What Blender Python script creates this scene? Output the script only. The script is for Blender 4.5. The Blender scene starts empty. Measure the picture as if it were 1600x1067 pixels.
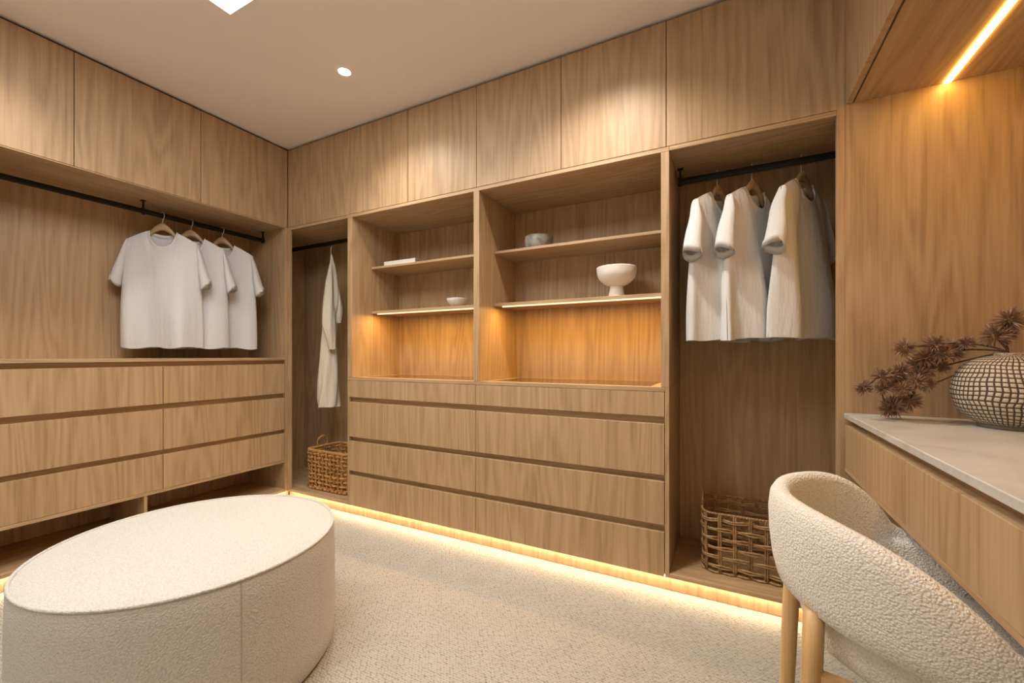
import bpy, bmesh, math, random
from mathutils import Vector, Matrix
random.seed(7)
sc = bpy.context.scene
COL = sc.collection
PI = math.pi

# ------------------------------------------------------------------ camera
cam_d = bpy.data.cameras.new('camera')
cam = bpy.data.objects.new('camera', cam_d); COL.objects.link(cam)
cam_d.sensor_width = 36.0
cam_d.lens = 656.57 / 1600 * 36
cam_d.shift_y = 21.2 / 1600
cam_d.clip_start = 0.02
cam.location = (0, 0, 1.05)
cam.rotation_euler = (PI / 2, 0, 0.474237)
sc.camera = cam

# ------------------------------------------------------------------ world, exposure
W = bpy.data.worlds.new('world'); sc.world = W; W.use_nodes = True
W.node_tree.nodes['Background'].inputs[0].default_value = (0.9, 0.85, 0.8, 1)
W.node_tree.nodes['Background'].inputs[1].default_value = 0.2
vs = sc.view_settings
vs.view_transform = 'Standard'; vs.look = 'None'; vs.gamma = 1.0; vs.exposure = 0.12
vs.use_curve_mapping = False
try:
    sc.cycles.max_bounces = 10; sc.cycles.diffuse_bounces = 4
    sc.cycles.sample_clamp_indirect = 6.0
except Exception:
    pass
SKY_E = 10.5        # skylight panel radiance
SPOT_W = 112.0       # downlight power (W)
PLINTH_E = 32.0     # plinth led radiance
SHELF_E = 1.6       # shelf led diffuser radiance
SHELF_W = 4.8       # shelf strip lamp power (W per metre)
DESK_E = 38.0        # led over the desk
WARM = (1.0, 0.78, 0.52)
LEDC = (1.0, 0.55, 0.12)
SPOTC = (1.0, 0.94, 0.84)

# ------------------------------------------------------------------ dimensions
D = 1.95            # front plane of the back wall joinery
XL = -2.812         # front plane of the left joinery
YB = 2.39           # niche back
XB = -3.24
CEIL = 2.532
RX = 0.94           # right wall
RY = -1.7           # rear wall

# ------------------------------------------------------------------ helpers
def tag(o, label=None, cat=None, group=None, kind=None):
    if label: o['label'] = label
    if cat: o['category'] = cat
    if group: o['group'] = group
    if kind: o['kind'] = kind
    return o

def thing(name, label, cat, loc=(0, 0, 0), rotz=0.0, group=None):
    o = bpy.data.objects.new(name, None); COL.objects.link(o)
    o.empty_display_size = 0.05
    o.location = loc; o.rotation_euler = (0, 0, rotz)
    return tag(o, label, cat, group)

def rootloc(o):
    v = Vector((0, 0, 0))
    while o is not None:
        v += Vector(o.location); o = o.parent
    return v

def obj(name, bm, mat, parent=None, local=False, smooth=False, origin=None):
    """bm in world coordinates unless local"""
    if origin is not None and parent is None:
        bmesh.ops.translate(bm, verts=bm.verts, vec=-Vector(origin))
    elif parent is not None and not local:
        bmesh.ops.translate(bm, verts=bm.verts, vec=-rootloc(parent))
    me = bpy.data.meshes.new(name); bm.to_mesh(me); bm.free()
    if smooth:
        for p in me.polygons: p.use_smooth = True
    o = bpy.data.objects.new(name, me); COL.objects.link(o)
    if mat: me.materials.append(mat)
    if parent is not None: o.parent = parent
    if origin is not None and parent is None: o.location = origin
    return o

def add_box(bm, x0, x1, y0, y1, z0, z1):
    vs_ = [bm.verts.new((x, y, z)) for x in (x0, x1) for y in (y0, y1) for z in (z0, z1)]
    for f in ((0, 1, 3, 2), (4, 6, 7, 5), (0, 4, 5, 1), (2, 3, 7, 6), (0, 2, 6, 4), (1, 5, 7, 3)):
        bm.faces.new([vs_[i] for i in f])

def boxes(*bb, bevel=0.0012):
    bm = bmesh.new()
    for b in bb: add_box(bm, *b)
    bmesh.ops.recalc_face_normals(bm, faces=bm.faces)
    if bevel:
        bmesh.ops.bevel(bm, geom=list(bm.edges), offset=bevel, segments=1, affect='EDGES', profile=0.5)
    return bm

def add_tube(bm, pts, r, n=8, closed=False, caps=True, flat=1.0):
    pts = [Vector(p) for p in pts]; N = len(pts)
    rr = r if hasattr(r, '__len__') else [r] * N
    tang = []
    for i in range(N):
        if closed: t = pts[(i + 1) % N] - pts[i - 1]
        else: t = pts[min(i + 1, N - 1)] - pts[max(i - 1, 0)]
        tang.append(t.normalized())
    up = Vector((0, 0, 1))
    if abs(tang[0].dot(up)) > 0.9: up = Vector((1, 0, 0))
    nrm = (up - tang[0] * up.dot(tang[0])).normalized()
    rings = []
    for i in range(N):
        nrm = (nrm - tang[i] * nrm.dot(tang[i]))
        if nrm.length < 1e-6: nrm = tang[i].orthogonal()
        nrm.normalize(); b = tang[i].cross(nrm)
        rings.append([bm.verts.new(pts[i] + (nrm * math.cos(2 * PI * k / n) + b * math.sin(2 * PI * k / n) * flat) * rr[i]) for k in range(n)])
    for i in range(N if closed else N - 1):
        a, c = rings[i], rings[(i + 1) % N]
        for k in range(n):
            bm.faces.new((a[k], a[(k + 1) % n], c[(k + 1) % n], c[k]))
    if not closed and caps:
        bm.faces.new(rings[0][::-1]); bm.faces.new(rings[-1])

def tube(pts, r, n=8, closed=False, flat=1.0):
    bm = bmesh.new(); add_tube(bm, pts, r, n, closed, True, flat)
    bmesh.ops.recalc_face_normals(bm, faces=bm.faces); return bm

def add_lathe(bm, prof, n=32, c=(0, 0, 0), uv=False):
    """prof: (r,z) list; r==0 closes"""
    rings = []
    for r, z in prof:
        if r < 1e-6: rings.append([bm.verts.new((c[0], c[1], c[2] + z))])
        else: rings.append([bm.verts.new((c[0] + r * math.cos(2 * PI * k / n), c[1] + r * math.sin(2 * PI * k / n), c[2] + z)) for k in range(n)])
    L = bm.loops.layers.uv.verify() if uv else None
    M = len(prof) - 1
    for i in range(M):
        a, b = rings[i], rings[i + 1]
        for k in range(n):
            k2 = (k + 1) % n
            if len(a) == 1 and len(b) == 1: continue
            if len(a) == 1: f = bm.faces.new((a[0], b[k2], b[k])); u = [(k / n, i / M), ((k + 1) / n, (i + 1) / M), (k / n, (i + 1) / M)]
            elif len(b) == 1: f = bm.faces.new((a[k], a[k2], b[0])); u = [(k / n, i / M), ((k + 1) / n, i / M), (k / n, (i + 1) / M)]
            else: f = bm.faces.new((a[k], a[k2], b[k2], b[k])); u = [(k / n, i / M), ((k + 1) / n, i / M), ((k + 1) / n, (i + 1) / M), (k / n, (i + 1) / M)]
            if L:
                for lp, q in zip(f.loops, u): lp[L].uv = q

def lathe(prof, n=32, c=(0, 0, 0), uv=False):
    bm = bmesh.new(); add_lathe(bm, prof, n, c, uv)
    bmesh.ops.recalc_face_normals(bm, faces=bm.faces); return bm

def catmull(pts, sub=6):
    P = [Vector(p) for p in pts]; out = []
    for i in range(len(P) - 1):
        a, b, c, d = P[max(i - 1, 0)], P[i], P[i + 1], P[min(i + 2, len(P) - 1)]
        for k in range(sub):
            t = k / sub
            out.append(0.5 * ((2 * b) + (c - a) * t + (2 * a - 5 * b + 4 * c - d) * t * t + (3 * b - a - 3 * c + d) * t ** 3))
    out.append(P[-1]); return out

# ------------------------------------------------------------------ materials
def new_mat(name):
    m = bpy.data.materials.new(name); m.use_nodes = True
    nt = m.node_tree; b = nt.nodes['Principled BSDF']
    return m, nt, b
def nd(nt, t, **kw):
    n = nt.nodes.new(t)
    for k, v in kw.items(): setattr(n, k, v)
    return n
def ramp(nt, stops):
    r = nd(nt, 'ShaderNodeValToRGB'); e = r.color_ramp.elements
    while len(e) < len(stops): e.new(0.5)
    for i, (p, c) in enumerate(stops):
        e[i].position = p; e[i].color = (c[0], c[1], c[2], 1)
    return r
def plain(name, col, rough=0.5, metal=0.0, spec=0.5):
    m, nt, b = new_mat(name)
    b.inputs['Base Color'].default_value = (*col, 1); b.inputs['Roughness'].default_value = rough
    b.inputs['Metallic'].default_value = metal; b.inputs['Specular IOR Level'].default_value = spec
    return m
def emit(name, col, s):
    m, nt, b = new_mat(name); nt.nodes.remove(b)
    e = nd(nt, 'ShaderNodeEmission'); e.inputs[0].default_value = (*col, 1); e.inputs[1].default_value = s
    nt.links.new(e.outputs[0], nt.nodes['Material Output'].inputs[0]); return m

OAK_D = (0.30, 0.188, 0.098); OAK_M = (0.44, 0.288, 0.157); OAK_L = (0.52, 0.355, 0.205)
def oak(name, axis, tint=1.0, rough=0.47):
    m, nt, b = new_mat(name); L = nt.links.new
    tc = nd(nt, 'ShaderNodeTexCoord'); oi = nd(nt, 'ShaderNodeObjectInfo')
    mul = nd(nt, 'ShaderNodeVectorMath', operation='MULTIPLY_ADD')
    mul.inputs[0].default_value = (1, 1, 1)
    comb = nd(nt, 'ShaderNodeCombineXYZ')
    for i, k in enumerate((7.3, 5.1, 3.7)):
        mm = nd(nt, 'ShaderNodeMath', operation='MULTIPLY'); mm.inputs[1].default_value = k
        L(oi.outputs['Random'], mm.inputs[0]); L(mm.outputs[0], comb.inputs[i])
    add = nd(nt, 'ShaderNodeVectorMath', operation='ADD')
    L(tc.outputs['Object'], add.inputs[0]); L(comb.outputs[0], add.inputs[1])
    def stretched(cross, along):
        mp = nd(nt, 'ShaderNodeMapping'); s = [cross] * 3; s['xyz'.index(axis)] = along
        mp.inputs['Scale'].default_value = s; L(add.outputs[0], mp.inputs['Vector']); return mp
    def noise(mp, detail, rough_=0.55, dist=0.0):
        n = nd(nt, 'ShaderNodeTexNoise'); n.inputs['Scale'].default_value = 1.0
        n.inputs['Detail'].default_value = detail; n.inputs['Roughness'].default_value = rough_
        n.inputs['Distortion'].default_value = dist
        L(mp.outputs[0], n.inputs['Vector']); return n
    # cathedral contours
    nc = noise(stretched(5.5, 0.42), 2.0, 0.45, 0.25)
    k = nd(nt, 'ShaderNodeMath', operation='MULTIPLY'); k.inputs[1].default_value = 85.0
    L(nc.outputs['Fac'], k.inputs[0])
    si = nd(nt, 'ShaderNodeMath', operation='SINE'); L(k.outputs[0], si.inputs[0])
    cr = nd(nt, 'ShaderNodeMapRange'); cr.inputs[1].default_value = -1; cr.inputs[2].default_value = 1
    L(si.outputs[0], cr.inputs[0])
    # streaks
    n1 = noise(stretched(75, 2.2), 4.0, 0.65)
    n2 = noise(stretched(330, 7.0), 2.0, 0.6)
    n3 = noise(stretched(7, 0.5), 2.0)
    def madd(src, kk, prev):
        x = nd(nt, 'ShaderNodeMath', operation='MULTIPLY_ADD'); x.inputs[1].default_value = kk
        L(src, x.inputs[0])
        if prev is None: x.inputs[2].default_value = 0.0
        else: L(prev, x.inputs[2])
        return x.outputs[0]
    v = madd(cr.outputs[0], 0.16, None); v = madd(n1.outputs['Fac'], 0.50, v)
    v = madd(n2.outputs['Fac'], 0.30, v); v = madd(n3.outputs['Fac'], 0.22, v)
    tn = tint if hasattr(tint, '__len__') else (tint,) * 3
    rp = ramp(nt, [(p_, [c * k_ for c, k_ in zip(q_, tn)]) for p_, q_ in ((0.36, OAK_D), (0.56, OAK_M), (0.78, OAK_L))])
    L(v, rp.inputs[0]); L(rp.outputs[0], b.inputs['Base Color'])
    b.inputs['Roughness'].default_value = rough
    b.inputs['Specular IOR Level'].default_value = 0.4
    bp = nd(nt, 'ShaderNodeBump'); bp.inputs['Strength'].default_value = 0.12; bp.inputs['Distance'].default_value = 0.0006
    L(n2.outputs['Fac'], bp.inputs['Height']); L(bp.outputs[0], b.inputs['Normal'])
    return m
OZ = oak('oak_vertical_grain', 'z'); OX = oak('oak_grain_along_x', 'x'); OY = oak('oak_grain_along_y', 'y')
LEGW = oak('honey_oak_leg', 'z', (1.36, 1.30, 1.02), 0.38)

def paint(name, col):
    m, nt, b = new_mat(name); L = nt.links.new
    n = nd(nt, 'ShaderNodeTexNoise'); n.inputs['Scale'].default_value = 180
    tc = nd(nt, 'ShaderNodeTexCoord'); L(tc.outputs['Object'], n.inputs['Vector'])
    bp = nd(nt, 'ShaderNodeBump'); bp.inputs['Strength'].default_value = 0.05; bp.inputs['Distance'].default_value = 0.001
    L(n.outputs['Fac'], bp.inputs['Height']); L(bp.outputs[0], b.inputs['Normal'])
    b.inputs['Base Color'].default_value = (*col, 1); b.inputs['Roughness'].default_value = 0.8
    return m
CEILM = paint('ceiling_paint', (0.90, 0.85, 0.79)); WALLM = paint('wall_paint', (0.80, 0.75, 0.68))

def carpet():
    m, nt, b = new_mat('loop_pile_carpet'); L = nt.links.new
    tc = nd(nt, 'ShaderNodeTexCoord')
    mp = nd(nt, 'ShaderNodeMapping'); mp.inputs['Scale'].default_value = (78, 115, 1); mp.inputs['Rotation'].default_value = (0, 0, 0.0)
    L(tc.outputs['Object'], mp.inputs['Vector'])
    # rows of loops, each second row shifted
    v = nd(nt, 'ShaderNodeTexVoronoi', feature='F1'); v.voronoi_dimensions = '2D'
    v.inputs['Scale'].default_value = 1.0; v.inputs['Randomness'].default_value = 0.42
    sx = nd(nt, 'ShaderNodeSeparateXYZ'); L(mp.outputs[0], sx.inputs[0])
    fl = nd(nt, 'ShaderNodeMath', operation='FLOOR'); L(sx.outputs[1], fl.inputs[0])
    hm = nd(nt, 'ShaderNodeMath', operation='MULTIPLY_ADD'); hm.inputs[1].default_value = 0.5
    L(fl.outputs[0], hm.inputs[0]); L(sx.outputs[0], hm.inputs[2])
    cb = nd(nt, 'ShaderNodeCombineXYZ'); L(hm.outputs[0], cb.inputs[0]); L(sx.outputs[1], cb.inputs[1])
    L(cb.outputs[0], v.inputs['Vector'])
    n = nd(nt, 'ShaderNodeTexNoise'); n.inputs['Scale'].default_value = 9; n.inputs['Detail'].default_value = 4; L(tc.outputs['Object'], n.inputs['Vector'])
    rp = ramp(nt, [(0.0, (0.54, 0.50, 0.43)), (0.42, (0.48, 0.445, 0.38)), (0.75, (0.24, 0.21, 0.165))])  # shade in the gaps between loops is painted into the colour
    L(v.outputs['Distance'], rp.inputs[0])
    mx = nd(nt, 'ShaderNodeMix', data_type='RGBA', blend_type='MULTIPLY'); mx.inputs[0].default_value = 0.35
    L(rp.outputs[0], mx.inputs[6])
    r2 = ramp(nt, [(0.3, (0.75, 0.74, 0.73)), (0.7, (1, 1, 1))]); L(n.outputs['Fac'], r2.inputs[0]); L(r2.outputs[0], mx.inputs[7])
    L(mx.outputs[2], b.inputs['Base Color'])
    iv = nd(nt, 'ShaderNodeMath', operation='MULTIPLY'); iv.inputs[1].default_value = -1; L(v.outputs['Distance'], iv.inputs[0])
    bp = nd(nt, 'ShaderNodeBump'); bp.inputs['Strength'].default_value = 0.9; bp.inputs['Distance'].default_value = 0.006
    L(iv.outputs[0], bp.inputs['Height']); L(bp.outputs[0], b.inputs['Normal'])
    b.inputs['Roughness'].default_value = 0.95; b.inputs['Specular IOR Level'].default_value = 0.1
    return m
CARPET = carpet()

def boucle(name, col, scale=210.0, strength=1.0):
    m, nt, b = new_mat(name); L = nt.links.new
    tc = nd(nt, 'ShaderNodeTexCoord')
    n0 = nd(nt, 'ShaderNodeTexNoise'); n0.inputs['Scale'].default_value = scale * 0.6; n0.inputs['Detail'].default_value = 2
    L(tc.outputs['Object'], n0.inputs['Vector'])
    mx = nd(nt, 'ShaderNodeMix', data_type='VECTOR'); mx.inputs[0].default_value = 0.004
    L(tc.outputs['Object'], mx.inputs[4]); L(n0.outputs['Color'], mx.inputs[5])
    v = nd(nt, 'ShaderNodeTexVoronoi', feature='F1'); v.inputs['Scale'].default_value = scale
    L(mx.outputs[1], v.inputs['Vector'])
    n = nd(nt, 'ShaderNodeTexNoise'); n.inputs['Scale'].default_value = scale * 1.3; n.inputs['Detail'].default_value = 3
    L(tc.outputs['Object'], n.inputs['Vector'])
    hsub = nd(nt, 'ShaderNodeMath', operation='MULTIPLY_ADD'); hsub.inputs[1].default_value = -1.0
    nh = nd(nt, 'ShaderNodeMath', operation='MULTIPLY'); nh.inputs[1].default_value = 0.4; L(n.outputs['Fac'], nh.inputs[0])
    L(v.outputs['Distance'], hsub.inputs[0]); L(nh.outputs[0], hsub.inputs[2])
    rp = ramp(nt, [(0.1, [c * 0.88 for c in col]), (0.5, col), (0.8, [min(1, c * 1.04) for c in col])])
    ad = nd(nt, 'ShaderNodeMath', operation='ADD'); ad.inputs[1].default_value = 0.7
    L(hsub.outputs[0], ad.inputs[0]); L(ad.outputs[0], rp.inputs[0]); L(rp.outputs[0], b.inputs['Base Color'])
    bp = nd(nt, 'ShaderNodeBump'); bp.inputs['Strength'].default_value = strength; bp.inputs['Distance'].default_value = 0.0025
    L(hsub.outputs[0], bp.inputs['Height']); L(bp.outputs[0], b.inputs['Normal'])
    b.inputs['Roughness'].default_value = 0.9; b.inputs['Specular IOR Level'].default_value = 0.15
    b.inputs['Sheen Weight'].default_value = 0.15
    return m
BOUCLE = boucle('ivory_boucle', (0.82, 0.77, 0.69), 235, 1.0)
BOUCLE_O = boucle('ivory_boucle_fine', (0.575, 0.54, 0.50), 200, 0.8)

def cloth(name, col, weave=900, crease=0.4):
    m, nt, b = new_mat(name); L = nt.links.new
    tc = nd(nt, 'ShaderNodeTexCoord')
    n = nd(nt, 'ShaderNodeTexNoise'); n.inputs['Scale'].default_value = weave; L(tc.outputs['Object'], n.inputs['Vector'])
    mp = nd(nt, 'ShaderNodeMapping'); mp.inputs['Scale'].default_value = (26, 26, 5); L(tc.outputs['Object'], mp.inputs['Vector'])
    n2 = nd(nt, 'ShaderNodeTexNoise'); n2.inputs['Scale'].default_value = 1; n2.inputs['Detail'].default_value = 3; L(mp.outputs[0], n2.inputs['Vector'])
    a = nd(nt, 'ShaderNodeBump'); a.inputs['Strength'].default_value = 0.15; a.inputs['Distance'].default_value = 0.0005; L(n.outputs['Fac'], a.inputs['Height'])
    c = nd(nt, 'ShaderNodeBump'); c.inputs['Strength'].default_value = crease; c.inputs['Distance'].default_value = 0.012
    L(n2.outputs['Fac'], c.inputs['Height']); L(a.outputs[0], c.inputs['Normal']); L(c.outputs[0], b.inputs['Normal'])
    b.inputs['Base Color'].default_value = (*col, 1); b.inputs['Roughness'].default_value = 0.9; b.inputs['Specular IOR Level'].default_value = 0.1
    return m
COTTON = cloth('white_cotton', (0.67, 0.65, 0.64), 900, 0.6); LINEN = cloth('cream_linen', (0.74, 0.66, 0.54), 600, 0.9)

BLACK = plain('black_metal', (0.010, 0.009, 0.009), 0.5, 0.0, 0.25)
STEEL = plain('brushed_steel', (0.62, 0.60, 0.57), 0.3, 1.0)
CHROME = plain('hook_steel', (0.7, 0.68, 0.65), 0.35, 0.5)
HANGW = oak('hanger_wood', 'x', 0.9, 0.35)
DARK = plain('shadow_gap_black', (0.03, 0.024, 0.018), 0.8)
GLASS = plain('dark_tinted_glass', (0.055, 0.032, 0.018), 0.12, 0.0, 0.5)
WHITEC = plain('white_ceramic', (0.80, 0.75, 0.71), 0.5)
WHITEB = plain('matte_white_stoneware', (0.80, 0.74, 0.68), 0.65)
PAPER = plain('white_cover', (0.72, 0.69, 0.64), 0.6); PAGES = plain('page_block', (0.62, 0.55, 0.46), 0.8)

def stone():
    m, nt, b = new_mat('pale_stone_top'); L = nt.links.new
    tc = nd(nt, 'ShaderNodeTexCoord')
    n = nd(nt, 'ShaderNodeTexNoise'); n.inputs['Scale'].default_value = 7; n.inputs['Detail'].default_value = 8; n.inputs['Distortion'].default_value = 1.2
    L(tc.outputs['Object'], n.inputs['Vector'])
    rp = ramp(nt, [(0.35, (0.50, 0.47, 0.42)), (0.52, (0.57, 0.55, 0.50)), (0.7, (0.63, 0.61, 0.57))])
    L(n.outputs['Fac'], rp.inputs[0]); L(rp.outputs[0], b.inputs['Base Color']); b.inputs['Roughness'].default_value = 0.32
    return m
STONE = stone()

def rattan(name, dark, light):
    m, nt, b = new_mat(name); L = nt.links.new
    tc = nd(nt, 'ShaderNodeTexCoord'); oi = nd(nt, 'ShaderNodeObjectInfo')
    n = nd(nt, 'ShaderNodeTexNoise'); n.inputs['Scale'].default_value = 70; n.inputs['Detail'].default_value = 4
    L(tc.outputs['Object'], n.inputs['Vector'])
    ad = nd(nt, 'ShaderNodeMath', operation='MULTIPLY_ADD'); ad.inputs[1].default_value = 0.25; L(oi.outputs['Random'], ad.inputs[0]); L(n.outputs['Fac'], ad.inputs[2])
    rp = ramp(nt, [(0.4, dark), (0.85, light)]); L(ad.outputs[0], rp.inputs[0]); L(rp.outputs[0], b.inputs['Base Color'])
    bp = nd(nt, 'ShaderNodeBump'); bp.inputs['Strength'].default_value = 0.5; bp.inputs['Distance'].default_value = 0.002
    L(n.outputs['Fac'], bp.inputs['Height']); L(bp.outputs[0], b.inputs['Normal']); b.inputs['Roughness'].default_value = 0.5
    return m
RATTAN = rattan('twisted_seagrass', (0.20, 0.105, 0.04), (0.46, 0.28, 0.12))
RATTAN2 = rattan('amber_rattan', (0.24, 0.11, 0.03), (0.58, 0.31, 0.10))
def petal_mat():
    m, nt, b = new_mat('dried_brown_petal'); L = nt.links.new
    tc = nd(nt, 'ShaderNodeTexCoord'); n = nd(nt, 'ShaderNodeTexNoise'); n.inputs['Scale'].default_value = 120
    L(tc.outputs['Object'], n.inputs['Vector'])
    rp = ramp(nt, [(0.3, (0.17, 0.09, 0.058)), (0.7, (0.58, 0.36, 0.24))]); L(n.outputs['Fac'], rp.inputs[0]); L(rp.outputs[0], b.inputs['Base Color'])
    b.inputs['Roughness'].default_value = 0.7; return m
PETAL = petal_mat(); STEM = plain('dried_stem', (0.09, 0.05, 0.03), 0.7)

def vase_mat():
    m, nt, b = new_mat('crackle_lattice_glaze'); L = nt.links.new
    uv = nd(nt, 'ShaderNodeTexCoord')
    n = nd(nt, 'ShaderNodeTexNoise'); n.inputs['Scale'].default_value = 8; n.inputs['Detail'].default_value = 0.5
    L(uv.outputs['UV'], n.inputs['Vector'])
    mp = nd(nt, 'ShaderNodeMapping'); mp.inputs['Scale'].default_value = (58, 23, 1); L(uv.outputs['UV'], mp.inputs['Vector'])
    off = nd(nt, 'ShaderNodeVectorMath', operation='MULTIPLY_ADD'); off.inputs[1].default_value = (1.5, 0.9, 0)
    L(n.outputs['Color'], off.inputs[0]); L(mp.outputs[0], off.inputs[2])
    sp = nd(nt, 'ShaderNodeSeparateXYZ'); L(off.outputs[0], sp.inputs[0])
    ds = []
    for i in range(2):
        fr = nd(nt, 'ShaderNodeMath', operation='FRACT'); L(sp.outputs[i], fr.inputs[0])
        s5 = nd(nt, 'ShaderNodeMath', operation='SUBTRACT'); s5.inputs[1].default_value = 0.5; L(fr.outputs[0], s5.inputs[0])
        ab = nd(nt, 'ShaderNodeMath', operation='ABSOLUTE'); L(s5.outputs[0], ab.inputs[0]); ds.append(ab)
    mxx = nd(nt, 'ShaderNodeMath', operation='SMOOTH_MAX'); mxx.inputs[2].default_value = 0.16
    L(ds[0].outputs[0], mxx.inputs[0]); L(ds[1].outputs[0], mxx.inputs[1])
    rp = ramp(nt, [(0.325, (0.60, 0.535, 0.43)), (0.375, (0.075, 0.043, 0.026))]); L(mxx.outputs[0], rp.inputs[0])
    # fine brown freckles
    v = nd(nt, 'ShaderNodeTexVoronoi'); v.inputs['Scale'].default_value = 90; L(uv.outputs['UV'], v.inputs['Vector'])
    r2 = ramp(nt, [(0.08, (0.45, 0.33, 0.22)), (0.16, (1, 1, 1))]); L(v.outputs['Distance'], r2.inputs[0])
    mx = nd(nt, 'ShaderNodeMix', data_type='RGBA', blend_type='MULTIPLY'); mx.inputs[0].default_value = 0.8
    L(rp.outputs[0], mx.inputs[6]); L(r2.outputs[0], mx.inputs[7]); L(mx.outputs[2], b.inputs['Base Color'])
    iv = nd(nt, 'ShaderNodeMath', operation='MULTIPLY'); iv.inputs[1].default_value = -1; L(mxx.outputs[0], iv.inputs[0])
    bp = nd(nt, 'ShaderNodeBump'); bp.inputs['Strength'].default_value = 0.6; bp.inputs['Distance'].default_value = 0.008
    L(iv.outputs[0], bp.inputs['Height']); L(bp.outputs[0], b.inputs['Normal']); b.inputs['Roughness'].default_value = 0.5
    return m
VASEM = vase_mat(); VASEF = plain('vase_raw_clay', (0.23, 0.18, 0.12), 0.7)
def speckle(name, base, spot, scale):
    m, nt, b = new_mat(name); L = nt.links.new
    tc = nd(nt, 'ShaderNodeTexCoord'); n = nd(nt, 'ShaderNodeTexNoise'); n.inputs['Scale'].default_value = scale; n.inputs['Detail'].default_value = 6
    L(tc.outputs['Object'], n.inputs['Vector'])
    rp = ramp(nt, [(0.4, spot), (0.6, base)]); L(n.outputs['Fac'], rp.inputs[0]); L(rp.outputs[0], b.inputs['Base Color']); b.inputs['Roughness'].default_value = 0.45
    return m
GREYB = speckle('blue_grey_glaze', (0.42, 0.43, 0.40), (0.27, 0.26, 0.23), 30)
RIMB = plain('toffee_glaze_rim', (0.34, 0.19, 0.07), 0.4)
SPECK = speckle('speckled_lip', (0.50, 0.41, 0.30), (0.20, 0.13, 0.08), 260)

E_PL = emit('plinth_led_glow', WARM, PLINTH_E); E_SH = emit('shelf_led_glow', (1.0, 0.80, 0.42), SHELF_E)
E_DK = emit('desk_led_glow', LEDC, DESK_E); E_SKY = emit('skylight_glow', (1.0, 1.0, 1.0), SKY_E)
E_DL = emit('downlight_glow', (1.0, 0.9, 0.78), 25)

# ------------------------------------------------------------------ setting
def struct(name, bm, mat): return tag(obj(name, bm, mat), kind='structure')
struct('floor', boxes((XB - .05, RX + .05, RY - .05, YB + .05, -0.05, 0), bevel=0), CARPET)
struct('ceiling', boxes((XB - .05, RX + .05, RY - .05, YB + .05, CEIL, CEIL + .05), bevel=0), CEILM)
struct('wall_left', boxes((XB - .06, XB - .012, RY - .05, YB + .05, 0, CEIL), bevel=0), WALLM)
struct('wall_back', boxes((XB - .012, RX, YB + .012, YB + .06, 0, CEIL), bevel=0), WALLM)
struct('wall_right', boxes((RX, RX + .05, RY - .05, YB + .05, 0, CEIL), bevel=0), WALLM)
struct('wall_rear', boxes((XB - .012, RX, RY - .05, RY, 0, CEIL), bevel=0), WALLM)
struct('trim_1', boxes((-2.80, .39, 1.972, 2.0, 2.515, CEIL), bevel=0), DARK)     # shadow gap over the back cupboards
struct('trim_2', boxes((-2.86, -2.834, .29, 1.96, 2.515, CEIL), bevel=0), DARK)
struct('trim_3', boxes((.412, .44, -.1, 1.97, 2.515, CEIL), bevel=0), DARK)

# skylight and downlights
t = thing('skylight', 'bright square skylight panel cut off by the top of the photo', 'skylight', (-1.42, .566, CEIL))
obj('diffuser', boxes((-1.915, -.925, .071, 1.061, CEIL - .006, CEIL - .001), bevel=0), E_SKY, t)
fr = bmesh.new()
for b_ in ((-1.923, -1.915, .063, 1.069), (-.925, -.917, .063, 1.069), (-1.915, -.925, .063, .071), (-1.915, -.925, 1.061, 1.069)):
    add_box(fr, b_[0], b_[1], b_[2], b_[3], CEIL - .008, CEIL - .001)
obj('frame', fr, CEILM, t)

def downlight(x, y, label, w=SPOT_W, tilt=None):
    t = thing('downlight', label, 'ceiling light', (x, y, CEIL), 0, 'recessed ceiling downlights')
    obj('lamp', lathe([(0, -.004), (.030, -.004), (.030, -.001), (0, -.001)], 28, (x, y, CEIL)), E_DL, t)
    obj('trim_ring', lathe([(.031, -.001), (.031, -.005), (.040, -.005), (.042, -.001)], 28, (x, y, CEIL)), CEILM, t, smooth=True)
    l = bpy.data.lights.new('downlight_beam', 'SPOT'); l.energy = w; l.color = SPOTC
    l.spot_size = math.radians(128); l.spot_blend = 1.0; l.shadow_soft_size = 0.045
    lo = bpy.data.objects.new('downlight_beam', l); COL.objects.link(lo); lo.parent = t; lo.location = (0, 0, -.012)
    if tilt: lo.rotation_euler = tilt
downlight(-1.78, 1.552, 'small round recessed downlight shining in the pale ceiling', SPOT_W * .58, (0, math.radians(-9), 0))
downlight(-.48, 1.552, 'round downlight just above the top of the photo, over the white footed bowl', SPOT_W * .80)
downlight(-2.5, .33, 'round downlight out of frame above the left drawer chest', SPOT_W * .50)
downlight(-1.3, -.95, 'added unseen fill downlight behind the camera on the ottoman side', SPOT_W * .68)  # unseen lamp, added to brighten the ottoman side and drawer fronts
downlight(-.35, -.95, 'added unseen fill downlight behind the camera on the desk side', SPOT_W * .46)  # second unseen lamp, added as fill for the drawer fronts

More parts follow.
